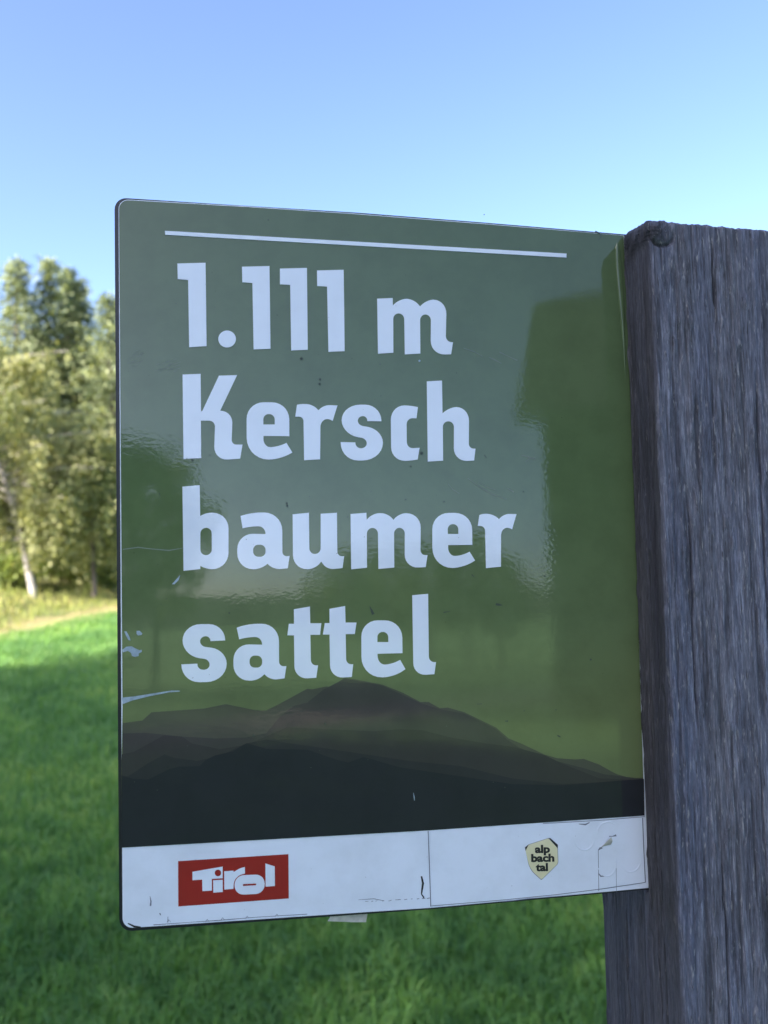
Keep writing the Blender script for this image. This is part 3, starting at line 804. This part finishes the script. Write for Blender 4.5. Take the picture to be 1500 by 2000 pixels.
    st0 = np.clip((T - SLOT_L + 0.004) / 0.012, 0, 1) * np.clip(1 - np.abs(Dc - 0.001 + 0.004 * (fbm(T * 14, T * 0 + 5, 51, 2) - .5)) / (0.0075 + 0.004 * fbm(S * 300, T * 20, 52, 2)), 0, 1) ** .6 * (NW < -.5)
    stain_side = np.maximum(stain_side, st0)
    stain_side = np.maximum(stain_side, np.clip(-NW, 0, 1) ** 2 * np.clip(0.60 + 0.5 * fbm(S * 90, T * 5, 53, 3), 0, .95))          # whole left face darkened in the colour, unevenly
    pad = lambda A, v=0.0: np.concatenate([A.ravel(), np.full(3 * nc + 1, v)])
    streak = fbm(Sw * 220, T * 8, 61, 4)
    at = {'groove': pad(np.clip(groove * .55 + crack + slot * 1.0, 0, 1)), 'stain_side': pad(np.clip(stain_side, 0, 1)),
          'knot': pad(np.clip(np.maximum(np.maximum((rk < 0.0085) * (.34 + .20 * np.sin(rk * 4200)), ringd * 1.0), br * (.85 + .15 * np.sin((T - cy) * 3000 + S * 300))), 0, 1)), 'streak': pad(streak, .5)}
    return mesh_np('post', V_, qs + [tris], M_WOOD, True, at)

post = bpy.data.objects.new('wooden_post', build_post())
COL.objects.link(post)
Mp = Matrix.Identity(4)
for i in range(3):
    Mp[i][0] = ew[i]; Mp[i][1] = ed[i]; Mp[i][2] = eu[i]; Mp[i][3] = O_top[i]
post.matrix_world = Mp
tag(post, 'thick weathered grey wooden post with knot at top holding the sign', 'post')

# ================================================================== GRASS
def blades(n, r0_, r1_, a0, a1, hmin, hmax, w0, accept, seed, lean=0.55, rpow=0.0, wgrow=0.11):
    g = np.random.default_rng(seed)
    t = g.random(n)
    r_ = r0_ * (r1_ / r0_) ** (t ** (1 / (1 + rpow)))
    an = g.uniform(a0, a1, n)
    x = r_ * np.sin(an); y = r_ * np.cos(an)
    m = accept(x, y); x, y, r_ = x[m], y[m], r_[m]; n = len(x)
    z = ground_z(x, y)
    cl = fbm(x * 2.3 + 50, y * 2.3 + 50, 71, 3)                       # tufts
    h = (hmin + (hmax - hmin) * g.random(n)) * (0.55 + 0.9 * cl)
    w = w0 * (1 + wgrow * r_) * g.uniform(.7, 1.3, n)
    th = g.uniform(0, 2 * math.pi, n); ph = g.uniform(0, 2 * math.pi, n)
    ln = g.random(n) * lean * h
    wx, wy = np.cos(th) * w / 2, np.sin(th) * w / 2
    lx, ly = np.cos(ph) * ln, np.sin(ph) * ln
    B0 = np.stack([x - wx, y - wy, z - .01], -1); B1 = np.stack([x + wx, y + wy, z - .01], -1)
    C0 = np.stack([x - wx * .8 + lx * .35, y - wy * .8 + ly * .35, z + h * .6], -1); C1 = np.stack([x + wx * .8 + lx * .35, y + wy * .8 + ly * .35, z + h * .6], -1)
    T_ = np.stack([x + lx, y + ly, z + h * (1 - .25 * ln / h)], -1)
    V_ = np.stack([B0, B1, C1, C0, T_], 1).reshape(-1, 3)
    k = np.arange(n) * 5
    q = np.stack([k, k + 1, k + 2, k + 3], -1); tr = np.stack([k + 3, k + 2, k + 4], -1)
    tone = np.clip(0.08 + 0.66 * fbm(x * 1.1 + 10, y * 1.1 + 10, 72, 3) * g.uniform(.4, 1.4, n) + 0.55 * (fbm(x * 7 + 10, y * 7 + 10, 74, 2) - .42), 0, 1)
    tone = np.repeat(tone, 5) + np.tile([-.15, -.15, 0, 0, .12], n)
    return V_, [q, tr], np.clip(tone, 0, 1)

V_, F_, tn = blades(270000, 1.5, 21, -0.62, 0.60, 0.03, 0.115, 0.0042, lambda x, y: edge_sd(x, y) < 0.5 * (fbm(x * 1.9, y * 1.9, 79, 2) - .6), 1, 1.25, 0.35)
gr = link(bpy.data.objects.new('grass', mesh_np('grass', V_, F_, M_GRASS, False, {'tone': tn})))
tag(gr, 'short green meadow grass around the post', 'grass', None, 'stuff')
V_, F_, tn = blades(60000, 10, 34, -0.62, 0.60, 0.05, 0.22, 0.010, lambda x, y: (edge_sd(x, y) > 0.1 + 0.9 * (fbm(x * 1.6, y * 1.6, 78, 2) - .3)) & (edge_sd(x, y) < 3.6), 2, 0.9, 0.6, 0.05)
gr = link(bpy.data.objects.new('rough_grass', mesh_np('rough_grass', V_, F_, M_ROUGH, False, {'tone': tn})))
tag(gr, 'dry yellowish rough grass on the bank below the trees', 'grass', None, 'stuff')

# ================================================================== TREES
def tube(pts, rads, seg=8):
    pts = np.asarray(pts, float); n = len(pts); vs_ = []
    for i in range(n):
        t = pts[min(i + 1, n - 1)] - pts[max(i - 1, 0)]; t /= np.linalg.norm(t) + 1e-9
        a_ = np.cross(t, [0.13, 0.99, 0.05]); a_ /= np.linalg.norm(a_) + 1e-9; b_ = np.cross(t, a_)
        for k in range(seg):
            an = 2 * math.pi * k / seg
            vs_.append(pts[i] + rads[i] * (a_ * math.cos(an) + b_ * math.sin(an)))
    fs_ = [(i * seg + k, i * seg + (k + 1) % seg, (i + 1) * seg + (k + 1) % seg, (i + 1) * seg + k) for i in range(n - 1) for k in range(seg)]
    return np.array(vs_), np.array(fs_)

def join(parts):
    vs_, fs_, o = [], [], 0
    for v_, f_ in parts:
        vs_.append(v_); fs_.append(f_ + o); o += len(v_)
    return np.concatenate(vs_), np.concatenate(fs_)

def leaf_quads(P, D, L, W, g, tone):
    """elongated leaf quads at P along D (n,3)"""
    n = len(P)
    D = D / (np.linalg.norm(D, axis=1, keepdims=True) + 1e-9)
    R_ = g.normal(size=(n, 3)); S_ = np.cross(D, R_); S_ /= np.linalg.norm(S_, axis=1, keepdims=True) + 1e-9
    L = np.broadcast_to(L, n)[:, None]; W = np.broadcast_to(W, n)[:, None]
    a_ = P; b_ = P + D * L * .5 + S_ * W * .5; c_ = P + D * L; d_ = P + D * L * .5 - S_ * W * .5
    V_ = np.stack([a_, b_, c_, d_], 1).reshape(-1, 3); k = np.arange(n) * 4
    return V_, np.stack([k, k + 1, k + 2, k + 3], -1), np.repeat(tone, 4)

def birch(seed, H, R, lean=(0, 0), weep=1.0, nl=70, leafw=.055, dense=12):
    g = np.random.default_rng(seed)
    tz = np.linspace(-.3, H * .97, 14); f = np.clip(tz / H, 0, 1)
    tx = lean[0] * f + .06 * np.sin(f * 7 + seed); ty = lean[1] * f + .06 * np.cos(f * 6 + seed)
    trunk = np.stack([tx, ty, tz], -1)
    parts = [tube(trunk, 0.0135 * H * (1 - f) ** .8 * 1.0 + .012)]
    P, D, TN = [], [], []
    for i in range(nl):
        h = H * (.34 + .64 * (i + g.random()) / nl); fh = h / H
        az = i * 2.4 + g.normal() * .4
        Lb = R * (math.sin(math.pi * min(1, max(.0, (1.02 - fh) / .95)) ** .8) * .75 + .28) * g.uniform(.65, 1.15)
        b0 = np.array([np.interp(h, tz, tx), np.interp(h, tz, ty), h]); rise = g.uniform(.25, .7) * (1 if fh < .8 else 1.6)
        ts = np.linspace(0, 1, 6)
        pts = b0 + np.stack([np.cos(az) * Lb * ts, np.sin(az) * Lb * ts, Lb * (rise * ts - .55 * rise * ts ** 2.2)], -1) + g.normal(size=(6, 3)) * .04 * ts[:, None]
        parts.append(tube(pts, .011 * H * (1 - fh * .8) * .45 * (1 - ts * .85) + .004, 5))
        clump = g.uniform(.1, .9)
        nt = int(dense * (Lb / R + .4))
        for k in range(nt):
            t = g.uniform(.25, 1.0) ** .8; p0 = np.array([np.interp(t, ts, pts[:, c]) for c in range(3)])
            ln = g.uniform(.4, 1.6) * weep; out = g.normal(size=3) * .12; m = int(26 * (ln + .3))
            u_ = g.random(m) ** .8
            P.append(p0 + np.outer(u_, out) + np.stack([np.zeros(m), np.zeros(m), -u_ ** 1.3 * ln], -1) + g.normal(size=(m, 3)) * .075)
            d = g.normal(size=(m, 3)) * .8; d[:, 2] -= .7; D.append(d); TN.append(np.clip(clump + g.normal(size=m) * .2, 0, 1))
    P = np.concatenate(P); D = np.concatenate(D); TN = np.concatenate(TN)
    return join(parts), leaf_quads(P, D, g.uniform(.07, .13, len(P)), leafw * g.uniform(.8, 1.5, len(P)), g, TN)

def conifer(seed, H, R, droop=.35, nb=150, per=70, thin=1.0, spray=(.10, .22), w=.035, start=.08, taper=.72):
    g = np.random.default_rng(seed)
    tz = np.linspace(-.3, H, 12); f = np.clip(tz / H, 0, 1)
    trunk = np.stack([.05 * np.sin(f * 5 + seed), .05 * np.cos(f * 4 + seed), tz], -1)
    parts = [tube(trunk, .016 * H * (1 - f) ** .9 + .01)]
    P, D, TN = [], [], []
    for i in range(nb):
        fh = start + (.99 - start) * ((i + g.random()) / nb) ** .85; h = fh * H; az = i * 2.399 + g.normal() * .3
        Lb = R * ((1 - fh) ** taper * .95 + .07) * g.uniform(.6, 1.15)
        ts = np.linspace(0, 1, 5); up = .35 if fh > .75 else .1
        b0 = np.array([np.interp(h, tz, trunk[:, 0]), np.interp(h, tz, trunk[:, 1]), h])
        pts = b0 + np.stack([np.cos(az) * Lb * ts, np.sin(az) * Lb * ts, Lb * (up * ts - droop * ts ** 1.5 + .15 * ts ** 3)], -1)
        parts.append(tube(pts, (.010 * (1 - fh) + .006) * (1 - ts * .8) * H * .12 + .003, 4))
        m = int(per * (Lb / R + .15) * thin); u_ = g.random(m) ** .7; clump = g.uniform(.15, .85)
        p = np.stack([np.interp(u_, ts, pts[:, c]) for c in range(3)], -1)
        side = g.normal(size=(m, 3)) * np.array([.16, .16, .05]) * (Lb ** .5)
        P.append(p + side)
        d = side * 2 + np.array([math.cos(az), math.sin(az), 0]) * .25 + g.normal(size=(m, 3)) * .25; d[:, 2] -= droop * .9; D.append(d)
        TN.append(np.clip(clump + g.normal(size=m) * .2, 0, 1))
    # leader shoots
    m = 60; zt = H - g.random(m) * .9; P.append(np.stack([g.normal(size=m) * .05, g.normal(size=m) * .05, zt], -1))
    d = g.normal(size=(m, 3)) * .5; d[:, 2] += .8; D.append(d); TN.append(np.full(m, .7))
    P = np.concatenate(P); D = np.concatenate(D); TN = np.concatenate(TN)
    return join(parts), leaf_quads(P, D, g.uniform(*spray, len(P)), w * g.uniform(.7, 1.5, len(P)), g, TN)

def bush(seed, H, R, n=2600, size=.09):
    g = np.random.default_rng(seed); parts = []; P, D, TN = [], [], []
    for i in range(12):
        az = g.uniform(0, 6.28); r_ = R * g.uniform(.2, .8); h = H * g.uniform(.5, 1.0)
        pts = np.array([[0, 0, -.1], [r_ * .35 * math.cos(az), r_ * .35 * math.sin(az), h * .55], [r_ * math.cos(az), r_ * math.sin(az), h]])
        parts.append(tube(pts, [.022, .014, .005], 5)); m = n // 12; cl = g.uniform(.2, .85)
        q = g.normal(size=(m, 3)); q /= np.linalg.norm(q, axis=1, keepdims=True); q *= (g.random(m) ** .5)[:, None]
        t = g.uniform(.35, 1, m)[:, None]
        P.append(pts[2] * t + q * np.array([R * .42, R * .42, H * .28])); D.append(q + g.normal(size=(m, 3)) * .5); TN.append(np.clip(cl + g.normal(size=m) * .2, 0, 1))
    P = np.concatenate(P); P[:, 2] = np.abs(P[:, 2]); D = np.concatenate(D); TN = np.concatenate(TN)
    return join(parts), leaf_quads(P, D, g.uniform(size * .8, size * 1.5, len(P)), size * .6, g, TN)

def plant(name, data, loc, bark, leaf, label, cat, group=None, trunk_name='trunk', crown_name='crown', rz=0):
    (tv, tf), (lv, lf, lt) = data
    o = empty(name, loc); o.rotation_euler.z = rz
    tag(o, label, cat, group)
    link(bpy.data.objects.new(trunk_name, mesh_np(trunk_name, tv, tf, bark, True)), o)
    link(bpy.data.objects.new(crown_name, mesh_np(crown_name, lv, lf, leaf, False, {'tone': lt})), o)
    return o

def copy_plant(src, loc, rz, sc_, label=None, group=None):
    c = src.copy(); COL.objects.link(c); c.location = loc; c.rotation_euler.z = rz; c.scale = sc_
    if label: c['label'] = label
    if group: c['group'] = group
    for ch in list(src.children):
        d = ch.copy(); COL.objects.link(d); d.parent = c
    return c

def top_height(base, py, px=None):
    """height of something standing at base whose tip shows at photo row py"""
    d = ray(px if px is not None else 100, py)
    k = math.hypot(base[0], base[1]) / math.hypot(d[0], d[1])
    return EYE + d[2] * k - base[2]

def at_dist(px, Y):
    """ground point at depth Y under a photo column"""
    d = ray(px, 1100); k = Y / d[1]; x = d[0] * k
    return np.array([x, Y, float(ground_z(x, Y))])

# the birch at the wood edge
pb = hit(72, 1166)
Hb = top_height(pb, 690)
plant('birch_tree', birch(5, Hb, 2.3, (-1.7, .3), 1.0, 66, .055, 13), pb, M_BIRCHBARK, M_BIRCH, 'weeping birch with pale slanting trunk and yellow-green leaves at the meadow edge', 'tree')
# second, smaller hanging crown to its right
p2 = at_dist(180, pb[1] + 1.0)
plant('birch_tree', birch(8, top_height(p2, 850), 1.5, (.2, 0), .8, 34, .055, 11), p2, M_BARK, M_BIRCH, 'smaller hanging yellow-green tree between the slanting birch and the sign', 'tree')
# feathery larches behind
LAR = [(38, 505, 3.0), (95, 502, 3.6), (132, 522, 5.0), (154, 545, 4.2), (-35, 600, 3.2), (222, 575, 3.4)]
lab = 'tall feathery light-green larch rising behind the birch'
for i, (px, py, dy) in enumerate(LAR):
    b_ = at_dist(px, pb[1] + dy); Hh = top_height(b_, py, px)
    plant('larch_tree', conifer(20 + i, Hh, 2.0 if i < 4 else 2.2, .25, 150, 95, 1.0, (.09, .2), .05, .32 if i < 5 else .3, 1.0), b_, M_BARK, M_LARCH,
          lab if i != 5 else 'light-green larch half hidden by the left edge of the sign', 'tree', 'larches behind the birch' if i != 5 else None)
# dark spruces deep in the wood, also behind the sign
spr = None
SP = [(10, 700, 7.5), (75, 640, 8.5), (125, 660, 7.0), (180, 690, 6.5), (215, 660, 8.5), (260, 680, 7.5), (330, 640, 9), (-60, 620, 7.5)]
for i, (px, py, dy) in enumerate(SP):
    b_ = at_dist(px, pb[1] + dy); Hh = top_height(b_, py, px)
    lab = 'dark spruce standing deep in the wood behind the larches'
    if spr is None:
        spr = plant('spruce_tree', conifer(40, 10.0, 2.3, .45, 170, 90, 1.0, (.12, .26), .06), b_, M_BARK, M_SPRUCE, lab, 'tree', 'dark spruces behind the larches')
        spr.scale = (1, 1, Hh / 10.0)
    else:
        copy_plant(spr, b_, i * 1.3, (1.05, 1.05, Hh / 10.0))
lab = 'dark spruce at the far meadow edge behind the sign'
for i, (x_, y_, h_) in enumerate(((-1.5, 27.5, 9), (2.5, 29, 8), (6.5, 29.5, 10), (11, 30, 9), (16, 29, 11), (22, 28.5, 10), (29, 26, 11))):
    c_ = copy_plant(spr, (x_, y_, float(ground_z(x_, y_))), i * .9, (1.0, 1.0, h_ / 10.0), lab, 'dark spruces behind the sign')
# undergrowth
BU = [(20, 1150, .9, 1.0, 'low leafy bush left of the birch trunk'), (100, 1128, .8, .9, 'green bush in the gap right of the birch trunk'), (165, 1140, .8, .9, 'small bush on the dry bank beside the birch shadow'),
      (205, 1150, .8, .9, 'bright green low bush on the bank next to the sign edge'), (135, 1105, .7, .8, 'dim bush under the hanging crown in the wood'), (-20, 1120, .9, 1.0, 'dim bush at the wood edge beyond the slanting birch')]
for i, (px, py, h_, r_, lb) in enumerate(BU):
    plant('bush', bush(60 + i, h_, r_), hit(px, py), M_BARK, M_BROAD, lb, 'bush', None, 'stems', 'leaves')

# ------------------------------------------------------------------ trees behind the camera, left: they shade the sign and the meadow
sh = plant('spruce_tree', conifer(90, 10.0, 2.6, .4, 190, 110, 1.0, (.14, .3), .085), (-12, -3, 0), M_BARK, M_SPRUCE, 'tall dark spruce in the row that shades the meadow', 'tree', 'shading spruces beside the meadow')
ax_, ay_ = 0.7071, 0.7071                    # direction the sunlight travels over the ground
def sp_pos(s_, p_): return (ax_ * s_ + ay_ * p_, ay_ * s_ - ax_ * p_)
ROW = [(-16.0, 6.7, 13.0), (-17.4, 11.9, 12.5), (-18.4, 13.6, 12.5), (-15.5, 4.4, 13.5), (-16.6, 1.6, 15.5), (-15.0, -.4, 15.3), (-16.8, -3.5, 15.5), (-15.4, -5.4, 14), (-16.6, -7.6, 11.9), (-15.6, -9.3, 13.2)]
for i, (s_, p_, h_) in enumerate(ROW):
    x_, y_ = sp_pos(s_, p_)
    loc = (x_, y_, float(ground_z(x_, y_)) - .05); z_ = (h_ - loc[2]) / 10
    if i == 0: sh.location = loc; sh.scale = (1.15, 1.15, z_)
    else: copy_plant(sh, loc, i * 1.7, (1.15, 1.15, z_))
shb = None
for i, (s_, p_, h_) in enumerate(((-19.5, 3.2, 15), (-20, .4, 16), (-19.8, -4.1, 14.8), (-20.4, -5.6, 15), (-19.5, -8.4, 13.2))):
    x_, y_ = sp_pos(s_, p_); loc = (x_, y_, float(ground_z(x_, y_)) - .05); z_ = (h_ - loc[2]) / 12
    if shb is None:
        shb = plant('ash_tree', birch(97, 12.0, 2.9, (.2, .2), .7, 96, .12), loc, M_BARK, M_BROAD, 'broad leafy tree behind the spruces that shade the meadow', 'tree', 'leafy trees behind the shading spruces')
        shb.scale = (1, 1, z_)
    else: copy_plant(shb, loc, i * 1.3, (1, 1, z_))

# ------------------------------------------------------------------ behind the camera, right: what the glossy plate mirrors
def refl_dir(az, el):
    a_ = math.radians(az); e_ = math.radians(el)
    return np.array([math.sin(a_) * math.cos(e_), -math.cos(a_) * math.cos(e_), math.sin(e_)])
brd = birch(95, 8.0, 2.2, (.3, .2), .6, 60, .07)
bt = None
for i, (az, dist, hgt) in enumerate(((-2.6, 20, 5.2), (0.6, 22, 5.0), (14.5, 24, 2.3), (18, 27, 2.7), (21, 24, 2.5), (23.6, 25, 2.9), (26.0, 24, 1.9), (36, 22, 5.0))):
    d = refl_dir(az, 0); x_, y_ = d[0] * dist, d[1] * dist; z_ = float(ground_z(x_, y_)) - .1
    s_ = (hgt + 1.6 - z_) / 8.0 * .9
    if bt is None:
        bt = plant('hedgerow_tree', brd, (x_, y_, z_), M_BARK, M_BROAD, 'broadleaved tree beyond the track behind the viewer', 'tree', 'trees beyond the track')
        bt.scale = (s_,) * 3
    else: copy_plant(bt, (x_, y_, z_), i * 1.1, (s_,) * 3)

def barn():
    m_w = plain_mat('barn_board', (0.05, 0.04, 0.033), 0.85, 0, .4, 3)
    m_r = plain_mat('barn_roof', (0.03, 0.028, 0.028), 0.8, 0, .3, 2)
    d = refl_dir(46.2, 0); dist = 12.0
    x_, y_ = d[0] * dist, d[1] * dist; z_ = float(ground_z(x_, y_)) - .2
    root = empty('barn', (x_, y_, z_)); root.rotation_euler.z = math.radians(-46.5)
    tag(root, 'dark boarded hay barn with wide eaves behind the viewer', 'barn')
    def box(name, lo, hi, mat, shear=0):
        vs_ = [(a_, b_, c_) for a_ in (lo[0], hi[0]) for b_ in (lo[1], hi[1]) for c_ in (lo[2], hi[2])]
        fs_ = [(0, 1, 3, 2), (4, 6, 7, 5), (0, 4, 5, 1), (2, 3, 7, 6), (0, 2, 6, 4), (1, 5, 7, 3)]
        me = bpy.data.meshes.new(name); me.from_pydata(vs_, [], fs_); me.materials.append(mat)
        return link(bpy.data.objects.new(name, me), root)
    HB = 1.75 + 4.75 - z_
    # gabled body
    vs_ = []; W2, L2 = 1.15, 3.0
    for yy in (-L2, L2):
        vs_ += [(-W2, yy, 0), (W2, yy, 0), (W2, yy, HB - 2.1), (0, yy, HB), (-W2, yy, HB - 2.1)]
    fs_ = [(0, 1, 2, 3, 4), (9, 8, 7, 6, 5), (0, 5, 6, 1), (1, 6, 7, 2), (2, 7, 8, 3), (3, 8, 9, 4), (4, 9, 5, 0)]
    me = bpy.data.meshes.new('wall'); me.from_pydata(vs_, [], fs_); me.materials.append(m_w); link(bpy.data.objects.new('wall', me), root)
    for sg in (-1, 1):
        a_ = (0, HB + .12); b_ = (sg * (W2 + .3), HB - 2.15)
        vs_ = [(a_[0], yy, a_[1] + dz) for yy in (-L2 - .32, L2 + .32) for dz in (.02, .16)] + [(b_[0], yy, b_[1] + dz) for yy in (-L2 - .32, L2 + .32) for dz in (.02, .16)]
        fs_ = [(0, 1, 3, 2), (4, 6, 7, 5), (0, 4, 5, 1), (2, 3, 7, 6), (0, 2, 6, 4), (1, 5, 7, 3)]
        me = bpy.data.meshes.new('roof_slope'); me.from_pydata(vs_, [], fs_); me.materials.append(m_r); link(bpy.data.objects.new('roof_slope', me), root)
    box('door', (-.9, L2 + .01, 0), (.9, L2 + .08, 2.3), m_r)
barn()
